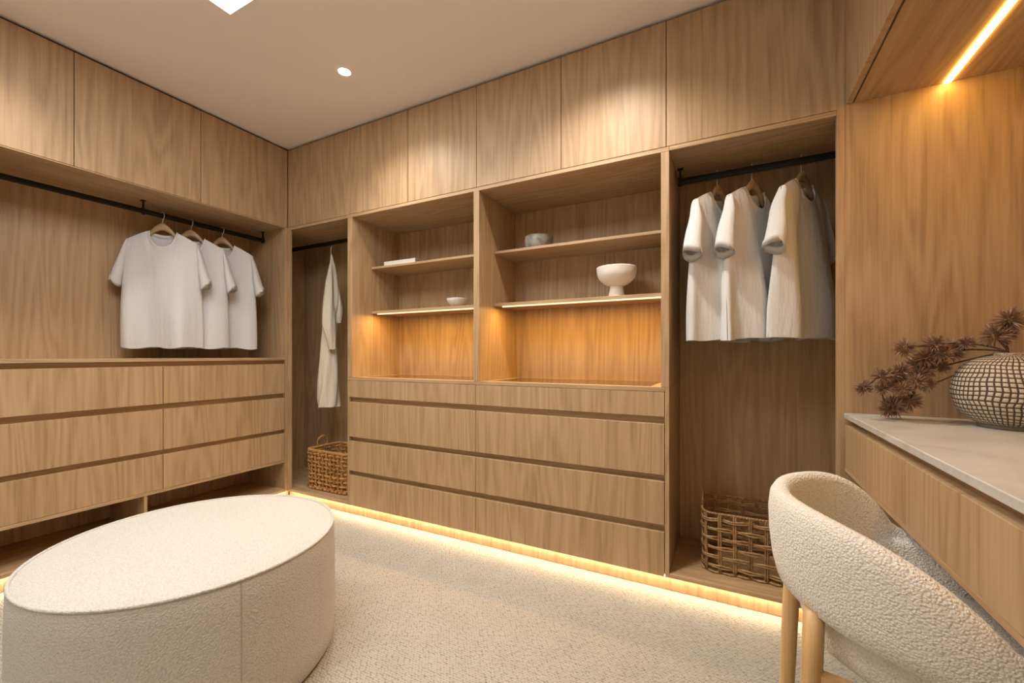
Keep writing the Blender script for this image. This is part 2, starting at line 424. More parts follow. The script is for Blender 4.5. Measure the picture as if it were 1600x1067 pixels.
# ------------------------------------------------------------------ overhead cupboards
G = .0015
ohy = [.291, .841, 1.391, 1.9505]
lab = ['oak overhead cupboard on the left wall, cut by the photo edge', 'oak overhead cupboard on the left wall, the middle one above the rail',
       'oak overhead cupboard on the left wall, touching the back corner']
for i in range(3):
    y0, y1 = ohy[i], ohy[i + 1]
    t = thing('overhead_cupboard', lab[i], 'cupboard', (XB, (y0 + y1) / 2, 1.963), 0, 'overhead cupboards on the left wall')
    obj('carcass', boxes((XB, XL - .020, y0 + .0005, y1 - .0005, 1.9635, 2.515)), OZ, t)
    obj('door', boxes((XL - .0185, XL, y0 + G, y1 - G, 1.9645, 2.516)), OZ, t)
ohx = [-2.8105, -2.1856, -1.7019, -1.2187, -.7301, -.24, .3663]
lab = ['oak overhead cupboard on the back wall, tight in the corner above the robe', 'second oak overhead cupboard from the corner, half in shade',
       'third oak overhead cupboard from the corner, in the downlight pool above the book', 'fourth oak overhead cupboard from the corner, above the grey bowl',
       'fifth oak overhead cupboard from the corner, bright above the white footed bowl', 'wide oak overhead cupboard above the three hanging shirts of the back wall']
for i in range(6):
    x0, x1 = ohx[i], ohx[i + 1]
    t = thing('overhead_cupboard', lab[i], 'cupboard', ((x0 + x1) / 2, YB, 1.963), 0, 'overhead cupboards on the back wall')
    obj('carcass', boxes((x0 + .0005, x1 - .0005, D + .020, YB, 1.9645, 2.515)), OZ, t)
    obj('door', boxes((x0 + G, x1 - G, D, D + .0185, 1.9655, 2.516)), OZ, t)

def led(name, x0, x1, y0, y1, z, mat, par, dz=.004):
    o = obj(name, boxes((x0, x1, y0, y1, z - dz, z), bevel=0), mat, par)
    tag(o, 'glowing warm led strip'); return o

# ------------------------------------------------------------------ left wall: hanging bay and drawer chest
CY0 = .477
t = thing('hanging_bay', 'open oak hanging bay with black rail on the left wall, above drawers', 'wardrobe', (XB, 1.2, 1.031))
obj('back_panel', boxes((XB - .011, XB, .46, 1.948, 1.0, 1.963)), OZ, t)
obj('end_panel', boxes((XB, XL, 1.930, 1.9485, .0746, 1.9625)), OZ, t)
obj('side_panel', boxes((XB, XL, .459, .4765, .0746, 1.9625)), OZ, t)
obj('soffit', boxes((XB, XL - .001, .4765, 1.930, 1.9575, 1.9632)), OY, t)
rx, rz = -3.05, 1.894
def oval_rail(a, b, mat, par):
    a, b = Vector(a), Vector(b); d = (b - a).normalized(); n = Vector((-d.y, d.x, 0)); bm = bmesh.new(); R = []
    for p in (a, b):
        R.append([bm.verts.new(p + n * (.0075 * math.cos(q)) + Vector((0, 0, .015 * math.sin(q)))) for q in [2 * PI * k / 14 for k in range(14)]])
    for k in range(14): bm.faces.new((R[0][k], R[0][(k + 1) % 14], R[1][(k + 1) % 14], R[1][k]))
    bm.faces.new(R[0][::-1]); bm.faces.new(R[1]); bmesh.ops.recalc_face_normals(bm, faces=bm.faces)
    return obj('hanging_rail', bm, mat, par, smooth=False)
def bracket(par, root, x, y, z, ztop):
    obj('rail_bracket', boxes((x - .009, x + .009, y - .006, y + .006, z - .019, z + .019), (x - .004, x + .004, y - .004, y + .004, z + .018, ztop - .003),
                              (x - .013, x + .013, y - .010, y + .010, ztop - .004, ztop), bevel=0), BLACK, par)
ra = oval_rail((rx, .477, rz), (rx, 1.929, rz), BLACK, t)
for yy in (.60, 1.205, 1.918): bracket(ra, t, rx, yy, rz, 1.9575)

t = thing('drawer_chest', 'wide oak drawer chest under the left rail with an open shoe shelf', 'drawers', (XB, 1.2, 0))
obj('top_panel', boxes((XB, XL, CY0, 1.9295, 1.013, 1.031)), OY, t)
obj('carcass', boxes((XB, XL - .030, CY0, 1.9295, .302, 1.011), bevel=0), OY, t)
zs = [(.777, .987), (.520, .7460), (.302, .4925)]
for (z0, z1) in zs:
    for (y0, y1) in ((CY0 + G, 1.202 - G), (1.202 + G, 1.928 - G)):
        o = obj('drawer', boxes((XL - .0295, XL - .001, y0, y1, z0, z1)), OZ, t)
obj('bottom_rail', boxes((XB, XL, CY0, 1.9295, .284, .3005)), OY, t)
obj('divider', boxes((XB, XL - .004, 1.117, 1.1315, .0935, .2838)), OZ, t)
obj('shelf_back', boxes((XB, XB + .012, CY0, 1.9295, .0935, .2838)), OZ, t)
obj('base_panel', boxes((XB, XL, CY0, 1.9295, .0746, .0930)), OY, t)
pl = obj('plinth', boxes((XL - .055, XL - .040, CY0, 1.985, .001, .0740)), OZ, t)
led('plinth_led', XL - .030, XL - .016, CY0, 1.96, .0742, E_PL, pl)

# ------------------------------------------------------------------ back wall: corner bay
t = thing('corner_hanging_bay', 'narrow dark oak hanging bay in the corner holding the robe', 'wardrobe', (-2.6, YB, 0))
obj('back_panel', boxes((XB + .012, -2.2085, YB, YB + .011, .0746, 1.963)), OZ, t)
obj('side_panel', boxes((XB, XB + .0115, 1.95, YB + .011, .0746, 1.963)), OZ, t)
obj('stile', boxes((-2.85, -2.787, D - .001, D + .016, .0746, 1.9440), bevel=.0004), OZ, t)
obj('top_panel', boxes((XB + .012, -2.8505, D + .0185, YB, 1.9445, 1.9635), (-2.8500, -2.2085, D, YB, 1.9445, 1.9635), bevel=.0005), OX, t)
obj('base_panel', boxes((XB + .012, -2.787, D + .0185, YB, .0746, .0930), (-2.7865, -2.2085, D, YB, .0746, .0930), bevel=.0005), OX, t)
pl = obj('plinth', boxes((-2.8515, -2.2085, D + .040, D + .055, .001, .0740)), OZ, t)
led('plinth_led', -2.80, -2.2085, D + .016, D + .030, .0742, E_PL, pl)
ry = 2.165; rzb = 1.882
ra = oval_rail((XB + .013, ry, rzb), (-2.2095, ry, rzb), BLACK, t)

# ------------------------------------------------------------------ back wall: shelving over drawers
t = thing('shelving_unit', 'tall oak unit of lit open shelves above eight drawers', 'shelves', (-1.22, YB, 0))
ztop, zc0, zc1 = 1.944, .889, .9075
obj('side_panel', boxes((-2.208, -2.167, D, YB, zc1 + .0005, ztop)), OZ, t)
obj('side_panel', boxes((-.262, -.2275, D, YB, zc1 + .0005, ztop)), OZ, t)
obj('lower_side_panel', boxes((-2.208, -2.1945, D, YB, .0746, zc1)), OZ, t)
obj('lower_side_panel', boxes((-.2455, -.2275, D, YB, .0746, zc1)), OZ, t)
obj('centre_panel', boxes((-1.238, -1.202, D, YB, zc1 + .0005, ztop)), OZ, t)
obj('top_panel', boxes((-2.208, -.2275, D, YB, 1.9445, 1.9635)), OX, t)
obj('back_panel', boxes((-2.208, -.2275, YB, YB + .011, .0746, 1.963)), OZ, t)
cells = ((-2.167, -1.238), (-1.202, -.262))
cb = [(-2.194, -.246, D, 2.0, zc0, zc1), (-2.194, -.246, 2.375, YB, zc0, zc1)]
xs_ = [-2.194, -2.167 + .05, -1.238 - .045, -1.202 + .045, -.262 - .05, -.246]
for a_, b_ in ((0, 1), (2, 3), (4, 5)): cb.append((xs_[a_], xs_[b_], 2.0, 2.375, zc0, zc1))
obj('counter_panel', boxes(*cb, bevel=0), OX, t)
for a_, b_ in ((1, 2), (3, 4)):
    tag(obj('glass_inset', boxes((xs_[a_], xs_[b_], 2.0, 2.375, zc0 + .004, zc1 - .001), bevel=0), GLASS, t), 'dark tinted glass set in the counter')
for (x0, x1) in cells:
    obj('shelf', boxes((x0 + .0005, x1 - .0005, 2.118, YB - .0005, 1.635, 1.650)), OX, t)
    s = obj('shelf', boxes((x0 + .0005, x1 - .0005, 2.118, YB - .0005, 1.332, 1.349)), OX, t)
    led('shelf_led', x0 + .05, x1 - .004, 2.121, 2.134, 1.3315, E_SH, s, .0065)
    l = bpy.data.lights.new('strip_lamp', 'AREA'); l.shape = 'RECTANGLE'; l.size = x1 - x0 - .06; l.size_y = .008; l.energy = SHELF_W * (x1 - x0); l.color = LEDC
    lo = bpy.data.objects.new('strip_lamp', l); COL.objects.link(lo); lo.parent = s
    lo.location = Vector(((x0 + x1) / 2 + .023, 2.1275, 1.3245)) - rootloc(s)
obj('carcass', boxes((-2.194, -.246, D + .026, YB - .001, .0935, zc0 - .0005), bevel=0), OX, t)
for (x0, x1) in ((-2.194 + G, -1.2249 - G), (-1.2249 + G, -.2466 - G)):
    for (z0, z1) in ((.7775, .8870), (.5205, .7460), (.3005, .4925), (.0746, .2700)):
        obj('drawer', boxes((x0, x1, D, D + .0255, z0, z1)), OZ, t)
obj('base_panel', boxes((-2.194, -.246, D + .026, YB, .0746, .0930)), OX, t)
pl = obj('plinth', boxes((-2.208, -.2275, D + .040, D + .055, .001, .0740)), OZ, t)
led('plinth_led', -2.208, -.2275, D + .016, D + .030, .0742, E_PL, pl)

# ------------------------------------------------------------------ back wall: right hanging bay
t = thing('tall_hanging_bay', 'tall oak hanging bay beside the desk with three shirts and a basket', 'wardrobe', (.07, YB, 0))
obj('side_panel', boxes((.611, .622, D + .019, YB, .0746, 1.9635)), OZ, t)
obj('end_panel', boxes((.3625, .3863, D, D + .022, .0746, 2.516), bevel=.0006), OZ, t)
obj('back_panel', boxes((-.2265, .622, YB, YB + .011, .0746, 1.963)), OZ, t)
obj('top_panel', boxes((-.2270, .3620, D, YB, 1.9445, 1.9635), (.3622, .6105, D + .0225, YB, 1.9445, 1.9635)), OX, t)
obj('base_panel', boxes((-.2270, .3620, D, YB, .0746, .0930), (.3622, .6105, D + .0225, YB, .0746, .0930)), OX, t)
pl = obj('plinth', boxes((-.2270, .3860, D + .040, D + .055, .001, .0740)), OZ, t)
led('plinth_led', -.2270, .362, D + .016, D + .030, .0742, E_PL, pl)
ra = oval_rail((-.206, ry, rzb), (.6105, ry, rzb), BLACK, t)
bracket(ra, t, -.203, ry, rzb, ztop)

# ------------------------------------------------------------------ desk, wall panel, overhead
DX = .3864; DY0 = -.35
t = thing('wall_panel', 'warm lit oak wall panel behind the vase and the desk', 'wall panel', (.66, D, 0))
obj('panel', boxes((DX + .0001, RX - .001, D + .0003, D + .018, .001, 2.515), bevel=.0005), OZ, t)
t = thing('side_wall_panel', 'oak wall panel along the desk, out of frame on the desk side', 'wall panel', (RX, .8, 0))
obj('panel', boxes((RX - .014, RX - .0005, DY0, D, .001, 2.515)), OZ, t)
RXI = RX - .0145
t = thing('desk', 'long oak dressing desk with pale stone top and two drawers', 'desk', (.66, .8, 0))
obj('stone_top', boxes((DX - .002, RXI, DY0, D - .0005, .816, .836), bevel=.002), STONE, t)
obj('body', boxes((DX + .030, RXI, DY0, D - .0005, .634, .8155), bevel=0), OY, t)
for (y0, y1) in ((1.353 + G, D - .004), (.75 + G, 1.353 - G), (.15 + G, .75 - G), (DY0, .15 - G)):
    obj('drawer', boxes((DX, DX + .0295, y0, y1, .6335, .7915)), OZ, t)
obj('bottom_rail', boxes((DX, RXI, DY0, D - .0005, .619, .6325)), OY, t)
obj('side_support', boxes((DX, RXI, DY0 - .02, DY0 - .0005, .001, .8155)), OZ, t)
t = thing('desk_overhead_cupboard', 'oak overhead cupboard above the desk with a glowing strip beneath', 'cupboard', (.66, .8, 1.977))
for (y0, y1) in ((.95, D - .001), (.30, .947), (DY0, .297)):
    obj('door', boxes((.3895, .408, y0 + G, y1 - G, 1.977, 2.516)), OZ, t)
obj('carcass', boxes((.4085, RXI, DY0, D - .0005, 1.992, 2.515), bevel=0), OZ, t)
sf = obj('soffit', boxes((.4135, RXI, DY0, D - .0005, 1.977, 1.9915)), OY, t)
led('desk_led', .654, .671, DY0, D - .006, 1.9768, E_DK, sf)

# ------------------------------------------------------------------ ottoman
OC = (-1.615, .793); OR = .428
t = thing('ottoman', 'large round ivory boucle ottoman standing on the carpet', 'ottoman', (OC[0], OC[1], 0))
def disc_prof():
    p = [(OR * .97, .004), (OR * .995, .02)]
    for k in range(1, 8): p.append((OR * (1.0 + .006 * math.sin(PI * k / 8)), .02 + .385 * k / 8))
    p += [(OR * .998, .412), (OR * .99, .421), (OR * .975, .425)]
    return p
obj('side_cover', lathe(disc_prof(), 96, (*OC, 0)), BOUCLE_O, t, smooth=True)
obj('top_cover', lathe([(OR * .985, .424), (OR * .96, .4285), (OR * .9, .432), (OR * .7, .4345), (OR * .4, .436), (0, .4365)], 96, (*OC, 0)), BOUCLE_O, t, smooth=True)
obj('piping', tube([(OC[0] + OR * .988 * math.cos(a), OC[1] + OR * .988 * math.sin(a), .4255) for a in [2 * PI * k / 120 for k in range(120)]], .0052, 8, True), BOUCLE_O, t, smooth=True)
obj('underside', lathe([(0, .001), (OR * .97, .001), (OR * .97, .004)], 64, (*OC, 0)), DARK, t)
for sa in (-.235, -.235 + 2.1, -.235 - 2.1):
    pts = [(OC[0] + r * math.cos(sa), OC[1] + r * math.sin(sa), z) for r, z in disc_prof()[1:-1]]
    tag(obj('seam', tube(pts, .0014, 6), plain('seam_shadow', (.40, .34, .27), .9), t), 'fine vertical stitched seam')

# ------------------------------------------------------------------ barrel chair
CX, CYc = .375, 1.127
t = thing('barrel_chair', 'curved ivory boucle chair with honey oak legs, pushed under the desk', 'chair', (CX, CYc, 0))
def arc_station(s):
    """s in [-1.35,1.35]; |s|<=1 round back, beyond it straight arms: returns radial unit, base offset"""
    if abs(s) <= 1:
        a = s * PI / 2
        return Vector((-math.cos(a), math.sin(a), 0)), Vector((0, 0, 0))
    return Vector((0, math.copysign(1, s), 0)), Vector(((abs(s) - 1) * .42, 0, 0))
def sweep_profile(profile_fn, s0, s1, n, closed_profile=True):
    bm = bmesh.new(); rings = []
    for i in range(n + 1):
        s = s0 + (s1 - s0) * i / n
        rad, off = arc_station(s)
        rings.append([bm.verts.new(Vector((CX, CYc, 0)) + off + rad * r + Vector((0, 0, z))) for r, z in profile_fn(s)])
    m = len(rings[0])
    for i in range(n):
        for k in range(m if closed_profile else m - 1):
            bm.faces.new((rings[i][k], rings[i][(k + 1) % m], rings[i + 1][(k + 1) % m], rings[i + 1][k]))
    if closed_profile:
        bm.faces.new(rings[0]); bm.faces.new(rings[-1][::-1])
    bmesh.ops.recalc_face_normals(bm, faces=bm.faces); return bm
def shell_profile(s):
    q = abs(s)
    zt = .752 - .137 * q ** (6 if s > 0 else 4) if q <= 1 else .615 - .10 * (q - 1)
    zb = .555 - .02 * q if q <= 1 else .535 - .10 * (q - 1)
    taper = 1.0
    if q > 1.4: taper = max(.25, math.sqrt(max(0.0, 1 - ((q - 1.4) / .2) ** 2)))
    c = (zt + zb) / 2
    h = (zt - zb) / 2 * taper
    pts = []
    # outer face leans out, rounded rim, inner face
    ctl = [(.262, -1.0), (.276, -.90), (.284, -.55), (.290, 0.0), (.2915, .5), (.288, .82), (.280, .96), (.268, 1.0), (.256, .97),
           (.247, .85), (.242, .5), (.236, 0.0), (.230, -.55), (.234, -.92), (.246, -1.0)]
    for r, k in ctl: pts.append((r, c + h * k))
    return pts
obj('backrest', sweep_profile(shell_profile, -1.58, 1.58, 80), BOUCLE, t, smooth=True)
def tub_profile(s):
    return [(.19, .452), (.208, .452), (.221, .462), (.230, .49), (.237, .53), (.243, .57), (.236, .60), (.229, .575), (.218, .53), (.20, .48)]
obj('lower_back', sweep_profile(tub_profile, -1.5, 1.5, 72), BOUCLE, t, smooth=True)
bm = bmesh.new()
outl = []
for i in range(33):
    s = -1.25 + 2.5 * i / 32; rad, off = arc_station(s); outl.append(Vector((CX, CYc, 0)) + off + rad * .205)
fr_ = outl[-1]; outl += [Vector((fr_.x + .03, CYc + .205 * math.cos(PI * k / 6), 0)) for k in range(1, 6)]
cen = sum(outl, Vector()) / len(outl)
rings = []
for sc_, z in ((.93, .450), (.99, .458), (1.0, .475), (.99, .492), (.93, .502), (.6, .507)):
    rings.append([bm.verts.new(cen + (p - cen) * sc_ + Vector((0, 0, z))) for p in outl])
m_ = len(outl)
for i in range(len(rings) - 1):
    for k in range(m_): bm.faces.new((rings[i][k], rings[i][(k + 1) % m_], rings[i + 1][(k + 1) % m_], rings[i + 1][k]))
bm.faces.new(rings[0][::-1]); bm.faces.new(rings[-1]); bmesh.ops.recalc_face_normals(bm, faces=bm.faces)
obj('seat', bm, BOUCLE, t, smooth=True)
A32 = math.radians(32)
legs = [((CX - .268 * math.cos(A32), CYc - .272 * math.sin(A32), .562), (CX - .292 * math.cos(A32), CYc - .300 * math.sin(A32), 0)),
        ((CX - .268 * math.cos(A32), CYc + .272 * math.sin(A32), .562), (CX - .292 * math.cos(A32), CYc + .300 * math.sin(A32), 0)),
        ((.545, CYc - .238, .448), (.565, CYc - .25, 0)), ((.545, CYc + .238, .448), (.565, CYc + .25, 0))]
for a, b in legs:
    a, b = Vector(a), Vector(b)
    obj('leg', tube([a.lerp(b, k / 6) for k in range(7)], [.0178, .0180, .0180, .0175, .0168, .016, .0148], 16), LEGW, t, smooth=True)
def rail(a, b):
    a, b = Vector(a), Vector(b); d = (b - a).normalized(); n = Vector((-d.y, d.x, 0)).normalized(); u = d.cross(n)
    bm = bmesh.new(); R = []
    for p in (a, b): R.append([bm.verts.new(p + n * i * .0095 + u * j * .019) for i, j in ((-1, -1), (1, -1), (1, 1), (-1, 1))])
    for k in range(4): bm.faces.new((R[0][k], R[0][(k + 1) % 4], R[1][(k + 1) % 4], R[1][k]))
    bm.faces.new(R[0][::-1]); bm.faces.new(R[1]); bmesh.ops.recalc_face_normals(bm, faces=bm.faces)
    bmesh.ops.bevel(bm, geom=list(bm.edges), offset=.003, segments=2, affect='EDGES')
    return obj('rail', bm, LEGW, t)
l2 = [Vector(a).lerp(Vector(b), .23) for a, b in legs[:2]]; l3 = [Vector(a).lerp(Vector(b), .07) for a, b in legs[2:]]
rail((l2[0].x, l2[0].y, .432), (l3[0].x, l3[0].y, .424)); rail((l2[1].x, l2[1].y, .432), (l3[1].x, l3[1].y, .424))
rail((l3[0].x, l3[0].y, .424), (l3[1].x, l3[1].y, .424))

# ------------------------------------------------------------------ hangers and shirts
SHZ = 1.0
def shirt_parts(seed, fold):
    R = random.Random(seed)
    ph = [R.uniform(0, 6.28) for _ in range(4)]; kk = [R.uniform(2.2, 3.2), R.uniform(4.5, 6.5), R.uniform(8, 10)]
    NW, LEN = 36, .785
    def wh(z):       # half width of body
        if z > -.33: return .222 + .012 * max(0, (-.13 - z) / .2)
        t_ = (-.33 - z) / (LEN - .33); return .234 + .012 * math.sin(t_ * 2.2) + .008 * t_
    def top(w, front):
        a = abs(w)
        if a < .088:
            q = math.sqrt(max(0, 1 - (a / .088) ** 2)); return -.096 - (.098 if front else .022) * q
        q = (a - .088) / (.222 - .088); return -.096 - .05 * q - .012 * q * q
    def wave(w, z):
        d = min(1, max(0, (-z - .16) / .5))
        return fold * d * (.013 * math.sin(kk[0] * w / .24 + ph[0]) + .013 * math.sin(kk[1] * w / .24 + ph[1] + 1.2 * z) + .006 * math.sin(kk[2] * w / .24 + ph[2]))
    bm = bmesh.new(); NZ = 26; grids = []
    for side in (-1, 1):
        g = []
        for i in range(NW + 1):
            f = -1 + 2 * i / NW; f = math.sin(f * PI / 2)
            col = []
            tz = top(f * .222, side < 0)
            for j in range(NZ + 1):
                q = j / NZ; z = tz + (-LEN - tz) * q + (.006 * math.sin(7 * f + ph[3]) * q)
                w = f * wh(z)
                b_ = (.026 + .030 * min(1, max(0, (-z - .1) / .5))) * math.sqrt(max(0, 1 - f * f)) ** .8
                if abs(f * .222) >= .088: b_ *= min(1, (tz - z) / .06 + .02) ** .6
                else:
                    e = 1 - (abs(f * .222) / .088) ** 4; b_ *= max(min(1, (tz - z) / .06 + .02) ** .6, e)
                col.append(bm.verts.new((w, side * b_ + wave(w, z) * (1 if side < 0 else .8), z)))
            g.append(col)
        grids.append(g)
    for si, g in enumerate(grids):
        for i in range(NW):
            for j in range(NZ):
                q = (g[i][j], g[i + 1][j], g[i + 1][j + 1], g[i][j + 1]); bm.faces.new(q if si == 0 else q[::-1])
    bmesh.ops.remove_doubles(bm, verts=bm.verts, dist=.0012)
    out = [('body', bm)]
    for sx in (-1, 1):
        bm = bmesh.new(); n = 16; rows = 10; rg = []
        po = catmull([(.212, 0, -.150), (.238, 0, -.20), (.272, 0, -.29), (.312, 0, -.40)], 5)
        pi_ = catmull([(.208, 0, -.165), (.216, 0, -.24), (.222, 0, -.31), (.243, 0, -.437)], 5)
        lean = R.uniform(-.012, .03)
        for i in range(len(po)):
            t_ = i / (len(po) - 1); c = (po[i] + pi_[i]) / 2; hw = (po[i] - pi_[i]) / 2; dpt = .014 + .030 * t_ ** .8
            ring = []
            for k in range(n):
                a = 2 * PI * k / n
                p = c + hw * math.cos(a) + Vector((0, dpt * math.sin(a) - lean * t_ + .003 * math.sin(9 * t_ + ph[1]), .006 * math.sin(2 * a + ph[0]) * t_))
                ring.append(bm.verts.new((p.x * sx, p.y, p.z)))
            rg.append(ring)
        for i in range(len(rg) - 1):
            for k in range(n): bm.faces.new((rg[i][k], rg[i][(k + 1) % n], rg[i + 1][(k + 1) % n], rg[i + 1][k]))
        # turned cuff: inner wall
        inn = [bm.verts.new(v.co * 1.0 + Vector((0, 0, .03)) + (Vector(((po[-1].x + pi_[-1].x) / 2 * sx, 0, v.co.z)) - v.co) * .12) for v in rg[-1]]
        for k in range(n): bm.faces.new((rg[-1][k], rg[-1][(k + 1) % n], inn[(k + 1) % n], inn[k]))
        bmesh.ops.recalc_face_normals(bm, faces=bm.faces)
        out.append(('sleeve', bm))
    # ribbed collar following the neck line
    pts = []
    for k in range(40):
        a = 2 * PI * k / 40; w = .088 * math.cos(a); front = math.sin(a) < 0
        q = abs(math.sin(a)); z = -.096 - (.098 if front else .022) * q
        pts.append((w, (-1 if front else 1) * .026 * q ** .8, z - .004))
    bm = bmesh.new(); add_tube(bm, pts, .0115, 8, True, True, .4)
    out.append(('collar', bm)); return out
def hanger_parts():
    pts = catmull([(-.150, 0, -.186), (-.112, 0, -.166), (-.075, 0, -.128), (-.04, 0, -.084), (0, 0, -.060), (.04, 0, -.084), (.075, 0, -.128), (.112, 0, -.166), (.150, 0, -.186)], 4)
    bm = bmesh.new(); n = 10; rg = []
    for i, p in enumerate(pts):
        c = abs(i / (len(pts) - 1) - .5) * 2
        hz = .008 + .016 * (1 - c) ** 1.5; hy = .006 + .006 * (1 - c)
        rg.append([bm.verts.new(p + Vector((0, hy * math.cos(2 * PI * k / n), hz * math.sin(2 * PI * k / n) - .006))) for k in range(n)])
    for i in range(len(rg) - 1):
        for k in range(n): bm.faces.new((rg[i][k], rg[i][(k + 1) % n], rg[i + 1][(k + 1) % n], rg[i + 1][k]))
    bm.faces.new(rg[0]); bm.faces.new(rg[-1]); bmesh.ops.recalc_face_normals(bm, faces=bm.faces)
    hook = [(0, 0, -.048), (0, 0, -.032)] + [(.0215 * math.sin(a), 0, .0005 - .0215 * math.cos(a)) for a in [0.35 + k * (4.1 / 14) for k in range(15)]]
    hook = [(p[0] * 1.0, 0, p[2]) for p in hook]
    return bm, hook
def hanger(x, y, z, rot, label, group, railalong, dx=0.0):
    t = thing('clothes_hanger', label, 'hanger', (x, y, z), rot, group)
    bm, hook = hanger_parts(); bmesh.ops.translate(bm, verts=bm.verts, vec=(dx, 0, 0))
    obj('bar', bm, HANGW, t, local=True, smooth=True)
    # the hook passes over the rail: its plane is across the rail
    h = bmesh.new(); add_tube(h, [Vector((0, 0, -.062)), Vector((0, 0, -.045))] + [Vector((.0205 * math.sin(a), 0, -.0005 - .0225 * math.cos(a))) for a in [.2 + k * .27 for k in range(15)]], .0021, 7)
    bmesh.ops.rotate(h, verts=h.verts, cent=(0, 0, 0), matrix=Matrix.Rotation(railalong - rot, 3, 'Z')); bmesh.ops.translate(h, verts=h.verts, vec=(0, 0, 0))
    tag(obj('hook', h, CHROME, t, local=True, smooth=True), 'thin steel hook')
def shirt(x, y, z, rot, label, group, seed, fold=1.0, scl=1.0, dx=0.0, zs=1.0, tuck=False):
    t = thing('t_shirt', label, 't-shirt', (x, y, z), rot, group)
    for n, bm in shirt_parts(seed, fold):
        if tuck:                                    # far sleeve pressed flat against the back panel
            for v in bm.verts:
                if n == 'sleeve' and v.co.x > .205: v.co.x = .205 + (v.co.x - .205) * .25; v.co.y *= .8
        if scl != 1.0: bmesh.ops.scale(bm, verts=bm.verts, vec=(scl, 1, zs))
        bmesh.ops.translate(bm, verts=bm.verts, vec=(dx, 0, 0))
        obj(n, bm, COTTON, t, local=True, smooth=True)
for i, (y, rot, lb) in enumerate(((1.300, 50, 'nearest the room, whole front showing'), (1.452, 51, 'in the middle, half hidden'), (1.638, 49, 'next to the back corner'))):
    hanger(rx, y, rz, math.radians(rot), 'wooden hanger on the left rail, holding the shirt ' + ('that shows its whole front', 'in the middle of three', 'next to the corner')[i], 'wooden hangers on the left rail', 0)
    shirt(rx + .008, y + .004, rz, math.radians(rot), 'white cotton t-shirt on the left rail, ' + lb, 'white t-shirts on the left rail', 11 + i, 1.7, .80, -.004, 1.02)
for i, (x, rot, lb) in enumerate(((-.044, 61, 'farthest from the desk, mostly covered'), (.096, 58, 'in the middle, partly covered'), (.280, 59, 'beside the desk, cut by the oak end panel'))):
    hanger(x, ry, rzb, math.radians(rot), 'wooden hanger in the tall bay, holding the shirt ' + ('farthest from the desk', 'in the middle of three', 'nearest the desk')[i], 'wooden hangers in the tall bay', PI / 2, .012)
    shirt(x, ry - .012, rzb, math.radians(rot), 'white t-shirt in the tall bay, ' + lb, 'white t-shirts in the tall bay', 31 + i, 2.1, .86, .016, .975, True)

# ------------------------------------------------------------------ linen robe in the corner bay
bx, by = -2.625, 2.165
t = thing('linen_robe', 'cream linen robe hanging folded on a hook in the corner bay', 'robe', (bx, by, rzb), math.radians(51))
def drape(rows, n=20, seed=0, depth=.05, amp=.006):
    R = random.Random(seed); bm = bmesh.new(); rg = []; p1 = R.uniform(0, 6)
    for i, (c, hw, z, d) in enumerate(rows):
        ring = []
        for k in range(n):
            a = 2 * PI * k / n
            rr = 1 + .16 * math.sin(5 * a + p1 + i * .3) * (hw > .02)
            ring.append(bm.verts.new(((c + hw * math.cos(a) * rr) * .82, d + min(depth, hw * .6) * math.sin(a) * rr, z)))
        rg.append(ring)
    for i in range(len(rg) - 1):
        for k in range(n): bm.faces.new((rg[i][k], rg[i][(k + 1) % n], rg[i + 1][(k + 1) % n], rg[i + 1][k]))
    bm.faces.new(rg[0]); bmesh.ops.recalc_face_normals(bm, faces=bm.faces); return bm
def interp(rows, sub=5):
    P = catmull([(r[0], r[1], r[2]) for r in rows], sub); Dp = catmull([(r[3], 0, 0) for r in rows], sub)
    return [(p.x, max(.003, p.y), p.z, d.x) for p, d in zip(P, Dp)]
zr = lambda z: z - rzb
obj('body', drape(interp([(.003, .005, zr(1.80), 0), (.01, .018, zr(1.74), 0), (.012, .042, zr(1.62), 0), (.01, .060, zr(1.45), 0), (-.01, .060, zr(1.30), .0), (-.02, .058, zr(1.16), 0),
                     (-.018, .072, zr(.98), 0), (-.02, .085, zr(.80), 0), (-.018, .090, zr(.70), 0), (-.016, .089, zr(.668), 0)]), 22, 3), LINEN, t, local=True, smooth=True)
obj('sleeve', drape(interp([(.0, .006, zr(1.72), -.03), (-.012, .026, zr(1.60), -.045), (-.022, .045, zr(1.42), -.055), (-.02, .052, zr(1.28), -.06), (.0, .036, zr(1.17), -.06), (.012, .026, zr(1.09), -.058)]), 18, 5, .03), LINEN, t, local=True, smooth=True)
obj('sleeve', drape(interp([(.035, .012, zr(1.62), .0), (.058, .026, zr(1.48), .0), (.066, .030, zr(1.38), .0), (.062, .022, zr(1.29), .0)]), 16, 6, .03), LINEN, t, local=True, smooth=True)
h = bmesh.new(); add_tube(h, [Vector((0, .0, -.085)), Vector((0, 0, -.045))] + [Vector((.0205 * math.sin(a), 0, -.0005 - .0225 * math.cos(a))) for a in [.2 + k * .27 for k in range(15)]], .0022, 7)
bmesh.ops.rotate(h, verts=h.verts, cent=(0, 0, 0), matrix=Matrix.Rotation(PI / 2 - math.radians(51), 3, 'Z'))
tag(obj('hook', h, CHROME, t, local=True, smooth=True), 'thin steel hook')

